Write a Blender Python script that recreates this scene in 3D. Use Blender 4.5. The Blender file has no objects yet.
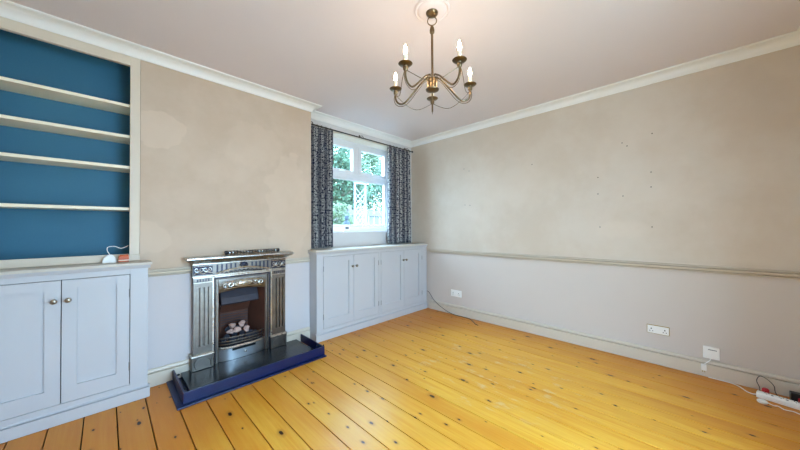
import bpy, math, random
from mathutils import Vector, Matrix
random.seed(7)
PI = math.pi
scene = bpy.context.scene
col = scene.collection

# ------------------------------------------------------------------ camera
EYE = 1.25
F_PX, YAW, PITCH, ROLL = 288.4358, 0.7953, 0.0089, -0.0032
fw = Vector((math.sin(YAW)*math.cos(PITCH), math.cos(YAW)*math.cos(PITCH), math.sin(PITCH)))
rt0 = Vector((math.cos(YAW), -math.sin(YAW), 0))
up0 = rt0.cross(fw)
rt = rt0*math.cos(ROLL) + up0*math.sin(ROLL)
up = -rt0*math.sin(ROLL) + up0*math.cos(ROLL)
cam_data = bpy.data.cameras.new('camera')
cam_data.sensor_width = 36.0
cam_data.lens = F_PX/800*36.0
cam_data.clip_start = 0.02
cam = bpy.data.objects.new('camera', cam_data)
col.objects.link(cam)
cam.matrix_world = Matrix(((rt.x, up.x, -fw.x, 0), (rt.y, up.y, -fw.y, 0), (rt.z, up.z, -fw.z, EYE), (0, 0, 0, 1)))
scene.camera = cam

# ------------------------------------------------------------------ world, light, exposure
world = bpy.data.worlds.new('overcast_sky')
scene.world = world
world.use_nodes = True
wn = world.node_tree.nodes['Background']
wn.inputs['Color'].default_value = (0.46, 0.71, 1.0, 1)
wn.inputs['Strength'].default_value = 18.0
BULB_STRENGTH = 125.0
BULB_COLOUR = (1.0, 0.76, 0.52, 1)
scene.view_settings.view_transform = 'Standard'
scene.view_settings.look = 'None'
scene.view_settings.gamma = 1.0
scene.view_settings.exposure = 0.45
scene.view_settings.use_curve_mapping = False
scene.cycles.max_bounces = 10
scene.cycles.diffuse_bounces = 6
scene.cycles.sample_clamp_indirect = 6.0
scene.cycles.use_denoising = True

# room measures (metres)
XL, XR = -0.62, 3.52          # left and right wall
YF = -0.68                    # wall behind the camera
YB = 3.01                     # chimney breast face
XB = 1.63                     # right edge of the chimney breast
YA = 3.185                    # alcove wall with the window
ZC = 2.64                     # ceiling
WX0, WX1, WZ0, WZ1 = 1.92, 3.19, 1.187, 2.478   # window opening
YW = 3.38                     # window frame plane
BW = (0.4, 1.6, 0.05, 2.1)  # added opening in the unseen wall, sized and placed for fill light

def portal(loc, rot, sx, sy):
    l = bpy.data.lights.new('sky_portal', 'AREA')
    l.shape = 'RECTANGLE'; l.size = sx; l.size_y = sy
    l.cycles.is_portal = True
    o = bpy.data.objects.new('sky_portal', l)
    o.location = loc; o.rotation_euler = rot
    col.objects.link(o)
portal(((WX0+WX1)/2, YW+0.12, (WZ0+WZ1)/2), (-PI/2, 0, 0), WX1-WX0, WZ1-WZ0)
portal(((BW[0]+BW[1])/2, YF-0.26, (BW[2]+BW[3])/2), (PI/2, 0, 0), BW[1]-BW[0], BW[3]-BW[2])

# ------------------------------------------------------------------ material helpers
class NT:
    def __init__(s, name):
        m = bpy.data.materials.new(name); m.use_nodes = True
        s.m = m; s.t = m.node_tree; s.b = s.t.nodes['Principled BSDF']
    def n(s, typ, **kw):
        nd = s.t.nodes.new(typ)
        for k, v in kw.items():
            if k.startswith('i_'):
                key = k[2:]
                nd.inputs[int(key) if key.isdigit() else key.replace('_', ' ')].default_value = v
            else: setattr(nd, k, v)
        return nd
    def l(s, a, b): s.t.links.new(a, b)
    def math(s, op, a, b=None, c=None, clamp=False):
        nd = s.t.nodes.new('ShaderNodeMath'); nd.operation = op; nd.use_clamp = clamp
        for i, v in enumerate((a, b, c)):
            if v is None: continue
            if isinstance(v, (int, float)): nd.inputs[i].default_value = v
            else: s.l(v, nd.inputs[i])
        return nd.outputs[0]
    def mix(s, fac, a, b):
        nd = s.t.nodes.new('ShaderNodeMix'); nd.data_type = 'RGBA'
        for sock, v in ((nd.inputs['Factor'], fac), (nd.inputs[6], a), (nd.inputs[7], b)):
            if isinstance(v, (int, float)): sock.default_value = v
            elif isinstance(v, tuple): sock.default_value = v if len(v) == 4 else (*v, 1)
            else: s.l(v, sock)
        return nd.outputs[2]
    def pos(s):
        return s.n('ShaderNodeNewGeometry').outputs['Position']
    def xyz(s, v):
        nd = s.n('ShaderNodeSeparateXYZ'); s.l(v, nd.inputs[0]); return nd.outputs
    def noise(s, scale, detail=3, rough=0.55, vec=None, dist=0):
        nd = s.n('ShaderNodeTexNoise'); nd.inputs['Scale'].default_value = scale
        nd.inputs['Detail'].default_value = detail; nd.inputs['Roughness'].default_value = rough
        nd.inputs['Distortion'].default_value = dist
        s.l(vec if vec is not None else s.pos(), nd.inputs['Vector'])
        return nd.outputs['Fac']
    def scale(s, vec, v):
        nd = s.n('ShaderNodeVectorMath', operation='MULTIPLY'); s.l(vec, nd.inputs[0]); nd.inputs[1].default_value = v
        return nd.outputs[0]
    def ramp(s, v, a, b):
        nd = s.n('ShaderNodeMapRange'); nd.interpolation_type = 'SMOOTHSTEP'
        s.l(v, nd.inputs[0]); nd.inputs[1].default_value = a; nd.inputs[2].default_value = b
        return nd.outputs[0]
    def bump(s, h, strength, dist=0.01):
        nd = s.n('ShaderNodeBump'); nd.inputs['Strength'].default_value = strength; nd.inputs['Distance'].default_value = dist
        s.l(h, nd.inputs['Height']); s.l(nd.outputs[0], s.b.inputs['Normal'])
    def base(s, c):
        if isinstance(c, tuple): s.b.inputs['Base Color'].default_value = (*c[:3], 1)
        else: s.l(c, s.b.inputs['Base Color'])
    def set(s, rough=0.5, metal=0.0, coat=0.0, spec=0.5):
        s.b.inputs['Roughness'].default_value = rough; s.b.inputs['Metallic'].default_value = metal
        s.b.inputs['Coat Weight'].default_value = coat; s.b.inputs['Specular IOR Level'].default_value = spec
        return s

def srgb(r, g, b):
    return tuple(((c/255)/12.92 if c/255 <= 0.04045 else ((c/255+0.055)/1.055)**2.4) for c in (r, g, b))

def paint(name, c, rough=0.45, var=0.06, metal=0.0, coat=0.0, scale=9):
    """A plain coloured surface with faint tonal wear."""
    t = NT(name); f = t.noise(scale, 4)
    d = tuple(max(0, x*(1-var)) for x in c); u = tuple(min(1, x*(1+var)) for x in c)
    t.base(t.mix(f, d, u)); t.set(rough, metal, coat)
    t.bump(t.noise(180, 2), 0.04, 0.002)
    return t.m

def plaster(name, dark, light, low, blobs, plane):
    """Old wall plaster: mottled tones, paler filler patches, painted below the dado rail."""
    t = NT(name); p = t.pos(); x, y, z = t.xyz(p)
    h = x if plane == 'x' else y
    n1 = t.noise(1.3, 5, 0.6); n2 = t.noise(7, 4, 0.6); n3 = t.noise(2.6, 3)
    f = t.math('ADD', t.math('MULTIPLY', n1, 0.75), t.math('MULTIPLY', n2, 0.25))
    c = t.mix(t.ramp(f, 0.36, 0.66), dark, light)
    patch = tuple(min(1, v*1.10) for v in light)
    wob = t.math('MULTIPLY', t.math('SUBTRACT', t.noise(6, 4, 0.5), 0.5), 1.1)
    for (bh, bz, rh, rz, s, soft) in blobs:
        dh = t.math('DIVIDE', t.math('SUBTRACT', h, bh), rh)
        dz = t.math('DIVIDE', t.math('SUBTRACT', z, bz), rz)
        d = t.math('SQRT', t.math('ADD', t.math('MULTIPLY', dh, dh), t.math('MULTIPLY', dz, dz)))
        d = t.math('ADD', d, wob)
        m = t.math('MULTIPLY', t.math('SUBTRACT', 1.0, t.ramp(d, 1.0-soft, 1.0)), s)
        c = t.mix(m, c, patch)
    lowc = t.mix(n3, tuple(v*0.95 for v in low), low)
    c = t.mix(t.ramp(z, 0.885, 0.89), lowc, c)
    t.base(c); t.set(0.75, spec=0.25); t.bump(t.noise(40, 4), 0.06, 0.004)
    return t.m

M = {}
M['breast'] = plaster('bare_plaster_chimney', srgb(200, 178, 156), srgb(210, 190, 170), srgb(212, 206, 207),
    [(0.29, 2.05, 0.20, 0.15, 0.55, 0.10), (0.22, 1.18, 0.16, 0.15, 0.45, 0.14), (1.36, 1.45, 0.24, 0.62, 0.4, 0.15), (1.05, 2.05, 0.34, 0.24, 0.3, 0.3), (0.75, 1.15, 0.6, 0.16, 0.3, 0.6)], 'x')
M['rightwall'] = plaster('bare_plaster_long_wall', srgb(208, 191, 172), srgb(216, 202, 186), srgb(215, 204, 195),
    [(1.7, 1.75, 0.9, 0.45, 0.3, 0.7), (0.42, 1.22, 0.26, 0.12, 0.35, 0.5), (0.0, 1.5, 0.35, 0.2, 0.25, 0.6), (2.2, 1.3, 0.6, 0.3, 0.3, 0.7)], 'y')
M['whitewall'] = paint('white_alcove_wall', srgb(222, 218, 216), 0.7, 0.03, scale=3)
M['ceiling'] = paint('ceiling_paint', srgb(226, 215, 216), 0.8, 0.02, scale=2)
M['cornice'] = paint('cornice_paint', srgb(242, 240, 236), 0.6, 0.02, scale=3)
M['trim'] = paint('trim_gloss_paint', srgb(216, 204, 187), 0.35, 0.03, scale=5)
M['dado'] = paint('dado_rail_paint', srgb(208, 193, 172), 0.45, 0.03, scale=5)
M['cab'] = paint('cabinet_pale_grey_paint', srgb(196, 197, 201), 0.42, 0.025, scale=4)
M['cabtop'] = paint('cabinet_top_paint', srgb(208, 203, 192), 0.4, 0.03, scale=5)
M['dark_gap'] = paint('dark_void', (0.01, 0.01, 0.012), 0.9)
M['cream'] = paint('cream_shelf_paint', srgb(252, 240, 214), 0.4, 0.03, scale=6)
M['frame_white'] = paint('bookcase_frame_paint', srgb(220, 206, 186), 0.45, 0.03, scale=5)
M['upvc'] = paint('white_window_plastic', srgb(238, 238, 240), 0.3, 0.01)
M['white_plastic'] = paint('white_plastic', srgb(248, 247, 243), 0.35, 0.02)
M['black_plastic'] = paint('black_plastic', (0.012, 0.012, 0.014), 0.4)
M['red_plastic'] = paint('red_plastic', (0.55, 0.02, 0.03), 0.4)
M['grey_plastic'] = paint('grey_plastic', srgb(120, 122, 126), 0.4)
M['brass_yellow'] = paint('socket_brass_edge', srgb(170, 140, 60), 0.3, 0.1, metal=0.7)
M['amber'] = paint('amber_card', srgb(200, 92, 44), 0.4, 0.25, scale=120)
M['black_metal'] = paint('black_painted_metal', (0.012, 0.012, 0.016), 0.45, 0.3, scale=30)
M['knob_metal'] = paint('pewter_knob', srgb(150, 140, 125), 0.3, 0.1, metal=1.0)
M['hinge_metal'] = paint('hinge_steel', srgb(150, 150, 150), 0.4, 0.1, metal=1.0)
M['wrought'] = paint('wrought_iron', srgb(168, 164, 158), 0.22, 0.3, metal=0.8, scale=30)
M['steel_plate'] = paint('brushed_steel_plate', srgb(186, 190, 196), 0.34, 0.06, metal=1.0, scale=4)
M['rust'] = paint('rusty_fire_cheek', srgb(88, 52, 38), 0.7, 0.4, scale=14)
M['soot'] = paint('sooty_iron', srgb(58, 56, 66), 0.55, 0.3, metal=0.3, scale=20)

def make_blue():
    t = NT('deep_blue_paint')
    n1 = t.noise(2.2, 4); n2 = t.noise(120, 2)
    f = t.math('ADD', t.math('MULTIPLY', n1, 0.7), t.math('MULTIPLY', n2, 0.3))
    t.base(t.mix(f, srgb(46, 104, 134), srgb(66, 124, 150))); t.set(0.65); t.bump(n2, 0.05, 0.003)
    return t.m
M['blue'] = make_blue()

def make_steel(name, c0, c1, rough):
    t = NT(name); n1 = t.noise(14, 4, 0.6); n2 = t.noise(90, 3)
    t.base(t.mix(n1, c0, c1)); t.set(rough, 1.0)
    t.l(t.math('ADD', rough-0.08, t.math('MULTIPLY', n2, 0.2)), t.b.inputs['Roughness'])
    t.bump(n2, 0.08, 0.002)
    return t.m
M['iron'] = make_steel('burnished_cast_iron', srgb(92, 86, 82), srgb(138, 130, 122), 0.34)
M['iron_bright'] = make_steel('polished_cast_iron', srgb(170, 166, 158), srgb(212, 208, 202), 0.27)
M['iron_dark'] = make_steel('blackened_cast_iron', srgb(40, 42, 54), srgb(74, 76, 90), 0.45)
M['antique'] = make_steel('antique_brass', srgb(96, 80, 60), srgb(140, 120, 92), 0.3)
M['pole'] = make_steel('dark_curtain_pole_metal', srgb(62, 58, 56), srgb(92, 86, 80), 0.4)

def make_slate():
    t = NT('dark_hearth_slate'); n1 = t.noise(6, 5); n2 = t.noise(60, 3)
    t.base(t.mix(n1, srgb(22, 28, 36), srgb(42, 52, 60))); t.set(0.25); t.bump(n2, 0.1, 0.003)
    return t.m
M['slate'] = make_slate()
def make_fender():
    t = NT('navy_black_fender_paint'); n1 = t.noise(9, 4)
    t.base(t.mix(n1, srgb(2, 16, 56), srgb(4, 30, 90))); t.set(0.35); t.bump(t.noise(140, 2), 0.05, 0.002)
    return t.m
M['fender'] = make_fender()

def make_boards():
    t = NT('varnished_pine_boards')
    p = t.pos(); r = t.n('ShaderNodeObjectInfo').outputs['Random']
    off = t.n('ShaderNodeCombineXYZ'); t.l(t.math('MULTIPLY', r, 37.0), off.inputs[1]); t.l(t.math('MULTIPLY', r, 11.0), off.inputs[2])
    add = t.n('ShaderNodeVectorMath', operation='ADD'); t.l(p, add.inputs[0]); t.l(off.outputs[0], add.inputs[1])
    v = add.outputs[0]
    grain = t.noise(1.0, 5, 0.65, t.scale(v, (70, 2.2, 1)), 0.6)
    fig = t.noise(1.0, 3, 0.5, t.scale(v, (14, 1.1, 1)), 1.2)
    fine = t.noise(1.0, 2, 0.5, t.scale(v, (260, 9, 1)))
    g = t.math('ADD', t.math('MULTIPLY', grain, 0.5), t.math('MULTIPLY', fig, 0.5))
    c = t.mix(t.ramp(g, 0.30, 0.70), srgb(232, 160, 40), srgb(246, 194, 76))
    c = t.mix(t.math('MULTIPLY', r, 0.35), c, srgb(222, 140, 30))
    c = t.mix(t.math('MULTIPLY', fine, 0.08), c, srgb(140, 86, 36))
    big = t.ramp(t.noise(1.0, 2, 0.5, t.scale(v, (1.5, 0.8, 1))), 0.45, 0.7)
    c = t.mix(t.math('MULTIPLY', big, 0.35), c, srgb(206, 122, 28))
    # boards darker orange towards the walls, yellower in the middle
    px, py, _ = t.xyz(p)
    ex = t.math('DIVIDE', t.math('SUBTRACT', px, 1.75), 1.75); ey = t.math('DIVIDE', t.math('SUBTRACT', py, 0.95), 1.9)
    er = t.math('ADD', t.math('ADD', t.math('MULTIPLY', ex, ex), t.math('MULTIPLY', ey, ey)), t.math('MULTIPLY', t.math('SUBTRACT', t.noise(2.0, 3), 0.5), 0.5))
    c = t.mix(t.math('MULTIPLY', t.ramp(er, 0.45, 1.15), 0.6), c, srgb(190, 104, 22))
    # knots: sparse dark ovals, with a warmer halo of turned grain
    for sc, keep, rad, seed in ((4.6, 0.42, 0.042, 0.0), (9.0, 0.62, 0.05, 3.7)):
        vo = t.n('ShaderNodeTexVoronoi', voronoi_dimensions='2D'); vo.inputs['Scale'].default_value = sc
        vv = t.n('ShaderNodeVectorMath', operation='ADD'); t.l(t.scale(v, (1.0, 0.48, 0.0)), vv.inputs[0]); vv.inputs[1].default_value = (seed, seed*2, 0.3)
        jit = t.n('ShaderNodeTexNoise'); jit.inputs['Scale'].default_value = 55; t.l(v, jit.inputs['Vector'])
        t.l(vv.outputs[0], vo.inputs['Vector'])
        cc = t.xyz(vo.outputs['Color'])
        on = t.math('GREATER_THAN', cc[0], keep)
        size = t.math('MULTIPLY', t.math('ADD', 0.45, cc[1]), rad)
        d = t.math('DIVIDE', t.math('ADD', vo.outputs['Distance'], t.math('MULTIPLY', t.math('SUBTRACT', jit.outputs['Fac'], 0.5), 0.05)), size)
        halo = t.math('MULTIPLY', t.math('SUBTRACT', 1.0, t.ramp(d, 0.9, 2.6)), t.math('MULTIPLY', on, 0.4))
        core = t.math('MULTIPLY', t.math('SUBTRACT', 1.0, t.ramp(d, 0.65, 1.05)), on)
        c = t.mix(halo, c, srgb(170, 100, 40)); c = t.mix(core, c, srgb(40, 20, 8))
    # worn pale scuffs where varnish has gone, strengthened to paint in window glare
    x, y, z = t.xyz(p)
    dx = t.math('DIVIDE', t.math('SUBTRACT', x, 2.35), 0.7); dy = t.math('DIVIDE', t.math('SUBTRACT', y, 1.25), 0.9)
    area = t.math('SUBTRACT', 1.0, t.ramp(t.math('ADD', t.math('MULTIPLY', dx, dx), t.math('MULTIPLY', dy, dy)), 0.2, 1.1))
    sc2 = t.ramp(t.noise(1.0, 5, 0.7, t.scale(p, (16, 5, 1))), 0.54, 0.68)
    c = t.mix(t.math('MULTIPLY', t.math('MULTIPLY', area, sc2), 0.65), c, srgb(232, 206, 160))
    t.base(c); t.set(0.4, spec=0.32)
    t.l(t.math('ADD', 0.22, t.math('MULTIPLY', fig, 0.22)), t.b.inputs['Roughness'])
    t.bump(grain, 0.05, 0.003)
    return t.m
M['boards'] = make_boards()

def make_curtain():
    t = NT('navy_patterned_curtain')
    uv = t.n('ShaderNodeTexCoord').outputs['UV']
    v1 = t.n('ShaderNodeTexVoronoi', voronoi_dimensions='2D'); v1.inputs['Scale'].default_value = 33; v1.inputs['Randomness'].default_value = 0.55
    t.l(uv, v1.inputs['Vector'])
    ring = t.math('ABSOLUTE', t.math('SUBTRACT', v1.outputs['Distance'], 0.30))
    m1 = t.math('SUBTRACT', 1.0, t.ramp(ring, 0.06, 0.16))
    m2 = t.ramp(t.noise(70, 3, 0.6, uv), 0.52, 0.62)
    x, y, _ = t.xyz(uv)
    fold_shade_stripe = t.ramp(t.math('SINE', t.math('MULTIPLY', x, 2*PI/0.085)), -0.3, 0.7)  # bands of the motif that also paint the light and dark of folds
    m = t.math('MULTIPLY', t.math('MAXIMUM', m1, t.math('MULTIPLY', m2, 0.8)), t.math('ADD', 0.32, t.math('MULTIPLY', fold_shade_stripe, 0.55)), clamp=True)
    t.base(t.mix(m, srgb(20, 28, 58), srgb(226, 224, 218))); t.set(0.9, spec=0.1)
    t.b.inputs['Sheen Weight'].default_value = 0.15
    # a little daylight comes through the cloth
    tr = t.n('ShaderNodeBsdfTranslucent'); t.l(t.mix(m, srgb(30, 42, 78), srgb(206, 208, 210)), tr.inputs['Color'])
    mx = t.n('ShaderNodeMixShader'); mx.inputs[0].default_value = 0.12
    t.l(t.b.outputs[0], mx.inputs[1]); t.l(tr.outputs[0], mx.inputs[2])
    t.l(mx.outputs[0], t.t.nodes['Material Output'].inputs['Surface'])
    return t.m
M['curtain'] = make_curtain()

def make_glass():
    t = NT('window_glass')
    tp = t.n('ShaderNodeBsdfTransparent'); tp.inputs[0].default_value = (0.95, 0.98, 0.97, 1)
    gl = t.n('ShaderNodeBsdfGlossy'); gl.inputs['Roughness'].default_value = 0.02
    mx = t.n('ShaderNodeMixShader'); mx.inputs[0].default_value = 0.06
    t.l(tp.outputs[0], mx.inputs[1]); t.l(gl.outputs[0], mx.inputs[2])
    t.l(mx.outputs[0], t.t.nodes['Material Output'].inputs['Surface'])
    return t.m
M['glass'] = make_glass()

def make_bulb():
    t = NT('lit_candle_bulb'); t.base((1, 0.95, 0.85))
    t.b.inputs['Emission Color'].default_value = BULB_COLOUR
    t.b.inputs['Emission Strength'].default_value = BULB_STRENGTH
    return t.m
M['bulb'] = make_bulb()

def make_leaf(name, a, b):
    t = NT(name); r = t.noise(2.5, 3)
    t.base(t.mix(t.ramp(r, 0.35, 0.65), a, b)); t.set(0.6)
    tr = t.n('ShaderNodeBsdfTranslucent'); t.l(t.mix(r, a, b), tr.inputs['Color'])
    mx = t.n('ShaderNodeMixShader'); mx.inputs[0].default_value = 0.35
    t.l(t.b.outputs[0], mx.inputs[1]); t.l(tr.outputs[0], mx.inputs[2])
    t.l(mx.outputs[0], t.t.nodes['Material Output'].inputs['Surface'])
    return t.m
M['leaf'] = make_leaf('tree_leaves', srgb(40, 68, 48), srgb(92, 124, 96))
M['leaf2'] = make_leaf('pale_shrub_leaves', srgb(54, 78, 52), srgb(108, 124, 90))
M['bark'] = paint('bark', srgb(96, 82, 70), 0.9, 0.3, scale=30)
M['lawn'] = paint('lawn', srgb(34, 46, 26), 0.9, 0.3, scale=12)
M['fence'] = paint('weathered_fence_wood', srgb(92, 90, 86), 0.8, 0.12, scale=10)
M['white_wood'] = paint('white_garden_wood', srgb(120, 124, 126), 0.6, 0.05)
M['bluestone'] = paint('blue_grey_stone', srgb(30, 44, 54), 0.7, 0.2, scale=14)
M['coal_pale'] = paint('ashy_coal', srgb(206, 176, 166), 0.8, 0.35, scale=40)
M['coal_dark'] = paint('dark_coal', srgb(66, 72, 86), 0.7, 0.35, scale=40)

# ------------------------------------------------------------------ mesh helpers
ORG = {}
class MB:
    def __init__(s): s.v = []; s.f = []; s.uv = None
    def face_strip(s, a, b, closed):
        n = len(a)
        for i in range(n if closed else n-1):
            j = (i+1) % n
            s.f.append((a[i], a[j], b[j], b[i]))
    def add(s, pts):
        i = len(s.v); s.v += [tuple(p) for p in pts]; return list(range(i, i+len(pts)))
    def box(s, x0, x1, y0, y1, z0, z1):
        i = s.add([(x0, y0, z0), (x1, y0, z0), (x1, y1, z0), (x0, y1, z0), (x0, y0, z1), (x1, y0, z1), (x1, y1, z1), (x0, y1, z1)])
        for q in ((3, 2, 1, 0), (4, 5, 6, 7), (0, 1, 5, 4), (1, 2, 6, 5), (2, 3, 7, 6), (3, 0, 4, 7)):
            s.f.append(tuple(i[k] for k in q))
        return s
    def rings(s, rr, caps=True, closed=True):
        ids = [s.add(r) for r in rr]
        for a, b in zip(ids, ids[1:]): s.face_strip(a, b, closed)
        if caps: s.f.append(tuple(reversed(ids[0]))); s.f.append(tuple(ids[-1]))
        return s
    def tube(s, path, r, n=8, caps=True, loop=False):
        P = [Vector(p) for p in path]; m = len(P); rr = []
        t0 = (P[1]-P[0]).normalized()
        nrm = t0.orthogonal().normalized()
        for i, p in enumerate(P):
            if loop: t = (P[(i+1) % m]-P[i-1]).normalized()
            else: t = (P[min(i+1, m-1)]-P[max(i-1, 0)]).normalized()
            nrm = (nrm - t*nrm.dot(t))
            nrm = nrm.normalized() if nrm.length > 1e-6 else t.orthogonal().normalized()
            bn = t.cross(nrm)
            ri = r[i] if isinstance(r, (list, tuple)) else r
            rr.append([p + (nrm*math.cos(2*PI*k/n) + bn*math.sin(2*PI*k/n))*ri for k in range(n)])
        if loop: rr.append(rr[0]); return s.rings(rr, caps=False)
        return s.rings(rr, caps)
    def lathe(s, prof, c, n=20, axis='z'):
        rr = []
        for r, h in prof:
            ring = []
            for k in range(n):
                a = 2*PI*k/n; x, y = r*math.cos(a), r*math.sin(a)
                if axis == 'z': ring.append((c[0]+x, c[1]+y, c[2]+h))
                elif axis == 'y': ring.append((c[0]+x, c[1]+h, c[2]-y))
                else: ring.append((c[0]+h, c[1]+x, c[2]+y))
            rr.append(ring)
        return s.rings(rr)
    def prism(s, poly, axis, a, b):
        """extrude a 2D polygon along an axis (x: (y,z); y: (x,z); z: (x,y))"""
        def P(p, h): return {'x': (h, p[0], p[1]), 'y': (p[0], h, p[1]), 'z': (p[0], p[1], h)}[axis]
        return s.rings([[P(p, a) for p in poly], [P(p, b) for p in poly]])
    def build(s, name, mat, parent=None, bevel=0, smooth=False, origin=None, segs=2):
        if parent is not None: o0 = ORG[parent.name]
        elif origin is not None: o0 = Vector(origin)
        else:
            lo = [min(p[k] for p in s.v) for k in range(3)]; hi = [max(p[k] for p in s.v) for k in range(3)]
            o0 = Vector(((lo[0]+hi[0])/2, (lo[1]+hi[1])/2, lo[2]))
        me = bpy.data.meshes.new(name)
        me.from_pydata([tuple(Vector(p)-o0) for p in s.v], [], s.f)
        me.materials.append(M[mat]); me.validate(); me.update()
        import bmesh
        b = bmesh.new(); b.from_mesh(me); bmesh.ops.recalc_face_normals(b, faces=b.faces); b.to_mesh(me); b.free()
        if smooth:
            for p in me.polygons: p.use_smooth = True
            me.set_sharp_from_angle(angle=math.radians(40))
        ob = bpy.data.objects.new(name, me); col.objects.link(ob)
        if parent is not None: ob.parent = parent
        else: ob.location = o0
        ORG[ob.name] = o0
        if bevel:
            md = ob.modifiers.new('bevel', 'BEVEL'); md.width = bevel; md.segments = segs; md.limit_method = 'ANGLE'
        return ob
def box(*a): return MB().box(*a)
def tag(o, label, cat, group=None):
    o['label'] = label; o['category'] = cat
    if group: o['group'] = group
    return o
def thing(name, loc, label, cat, group=None):
    o = bpy.data.objects.new(name, None); col.objects.link(o); o.location = loc
    o.empty_display_size = 0.1
    ORG[o.name] = Vector(loc)
    return tag(o, label, cat, group)
def struct(o): o['kind'] = 'structure'; return o
def sempty(name, loc):
    o = bpy.data.objects.new(name, None); col.objects.link(o); o.location = loc; ORG[o.name] = Vector(loc)
    return struct(o)
def bez(pts, n=8):
    """Catmull-Rom through the points"""
    P = [Vector(p) for p in pts]; P = [P[0]*2-P[1]] + P + [P[-1]*2-P[-2]]
    out = []
    for i in range(1, len(P)-2):
        for k in range(n):
            t = k/n; a, b, c, d = P[i-1:i+3]
            out.append(0.5*((2*b) + (c-a)*t + (2*a-5*b+4*c-d)*t*t + (3*b-a-3*c+d)*t**3))
    out.append(P[-2]); return out

# ------------------------------------------------------------------ room shell
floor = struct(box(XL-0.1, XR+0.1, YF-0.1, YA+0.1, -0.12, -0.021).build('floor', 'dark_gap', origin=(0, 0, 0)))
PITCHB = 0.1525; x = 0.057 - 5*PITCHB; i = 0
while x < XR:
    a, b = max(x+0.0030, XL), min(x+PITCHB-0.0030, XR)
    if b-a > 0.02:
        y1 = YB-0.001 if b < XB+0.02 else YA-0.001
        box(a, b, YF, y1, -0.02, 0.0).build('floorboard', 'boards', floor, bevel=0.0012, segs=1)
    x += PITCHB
struct(box(XL-0.2, XR+0.2, YF-0.2, YA+0.2, ZC, ZC+0.1).build('ceiling', 'ceiling'))
# wall with the chimney breast: firebox hole left open
HX0, HX1, HZ = 0.70, 1.12, 0.70
w = MB().box(0.186, HX0, YB, 3.45, 0, ZC).box(HX1, XB, YB, 3.45, 0, ZC).box(HX0, HX1, YB, 3.45, HZ, ZC).box(HX0, HX1, 3.36, 3.45, 0, HZ)
struct(w.build('wall_fireplace', 'breast'))
struct(box(XL, 0.186, 3.30, 3.45, 0, ZC).build('wall_alcove', 'whitewall'))
w = MB().box(XB, WX0, YA, 3.45, 0, ZC).box(WX1, XR, YA, 3.45, 0, ZC).box(WX0, WX1, YA, 3.45, 0, WZ0).box(WX0, WX1, YA, 3.45, WZ1+0.012, ZC)
struct(w.build('wall_window', 'whitewall'))
wr = struct(box(XR, XR+0.12, YF-0.2, 3.45, 0, ZC).build('wall_right', 'rightwall'))
struct(box(XL-0.12, XL, YF-0.2, 3.45, 0, ZC).build('wall_left', 'whitewall'))
w = MB().box(XL, BW[0], YF-0.2, YF, 0, ZC).box(BW[1], XR, YF-0.2, YF, 0, ZC).box(BW[0], BW[1], YF-0.2, YF, BW[3], ZC).box(BW[0], BW[1], YF-0.2, YF, 0, BW[2])
struct(w.build('wall_back', 'whitewall'))
# old screw holes in the long wall
for (y, z) in ((2.188, 2.07), (2.109, 2.031), (2.175, 1.563), (2.096, 1.552), (1.265, 1.99), (0.416, 2.068), (0.378, 2.031), (0.195, 2.109), (0.615, 1.755), (0.616, 1.587), (0.602, 1.249), (0.205, 1.755), (0.206, 1.617), (0.202, 1.248), (0.413, 1.55)):
    MB().lathe([(0.0055, -0.001), (0.005, 0.004)], (XR, y, z), 8, 'x').build('screw_hole', 'bark', wr)

# cornice: cove profile swept round the room with mitred corners
def sweep_room(path, prof, closed):
    """path: plan points with the room on the right-hand side; prof: (offset into room, z)"""
    P = [Vector((p[0], p[1])) for p in path]; n = len(P); rr = []
    for i, p in enumerate(P):
        d0 = (p-P[i-1]).normalized() if (closed or i > 0) else None
        d1 = (P[(i+1) % n]-p).normalized() if (closed or i < n-1) else None
        d0 = d0 or d1; d1 = d1 or d0
        n0 = Vector((d0.y, -d0.x)); n1 = Vector((d1.y, -d1.x))
        m = (n0+n1)/(1+n0.dot(n1))
        rr.append([(p.x+m.x*o, p.y+m.y*o, z) for o, z in prof])
    mb = MB()
    if closed: rr.append(rr[0])
    return mb.rings(rr, caps=not closed)
cove = [(0, ZC-0.074), (0.010, ZC-0.074), (0.013, ZC-0.066)]
for k in range(1, 9):
    a = k/8*PI/2
    cove.append((0.013+0.064*(1-math.cos(a)), ZC-0.066+0.054*math.sin(a)))
cove += [(0.084, ZC-0.012), (0.090, ZC-0.006), (0.090, ZC), (0, ZC)]
room = [(XL, YF), (XL, YB), (XB, YB), (XB, YA), (XR, YA), (XR, YF)]
struct(sweep_room(room, cove, True).build('trim_1', 'cornice', smooth=True))
skirt = [(0, 0.004), (0.024, 0.004), (0.024, 0.107), (0.004, 0.109), (0.004, 0.116), (0.022, 0.118), (0.022, 0.131), (0.016, 0.139), (0.012, 0.142), (0.009, 0.142), (0.009, 0.125), (0, 0.125)]
dado = [(0, 0.868), (0.018, 0.868), (0.022, 0.872), (0.022, 0.876), (0.003, 0.877), (0.003, 0.884), (0.024, 0.885), (0.027, 0.891), (0.027, 0.901), (0.024, 0.904), (0.003, 0.905), (0.003, 0.914), (0.026, 0.915), (0.024, 0.922), (0, 0.922)]
struct(sweep_room([(XR, 2.80), (XR, YF)], skirt, False).build('baseboard_right', 'trim', smooth=True))
struct(sweep_room([(XR, 2.80), (XR, YF)], dado, False).build('trim_2', 'dado', smooth=True))
struct(sweep_room([(0.226, YB), (0.500, YB)], skirt, False).build('baseboard_left', 'trim', smooth=True))
struct(sweep_room([(1.322, YB), (1.604, YB)], skirt, False).build('baseboard_middle', 'trim', smooth=True))
struct(sweep_room([(0.226, YB), (0.514, YB)], dado, False).build('trim_3', 'dado', smooth=True))
struct(sweep_room([(1.312, YB), (1.604, YB)], dado, False).build('trim_4', 'trim', smooth=True))

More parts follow.
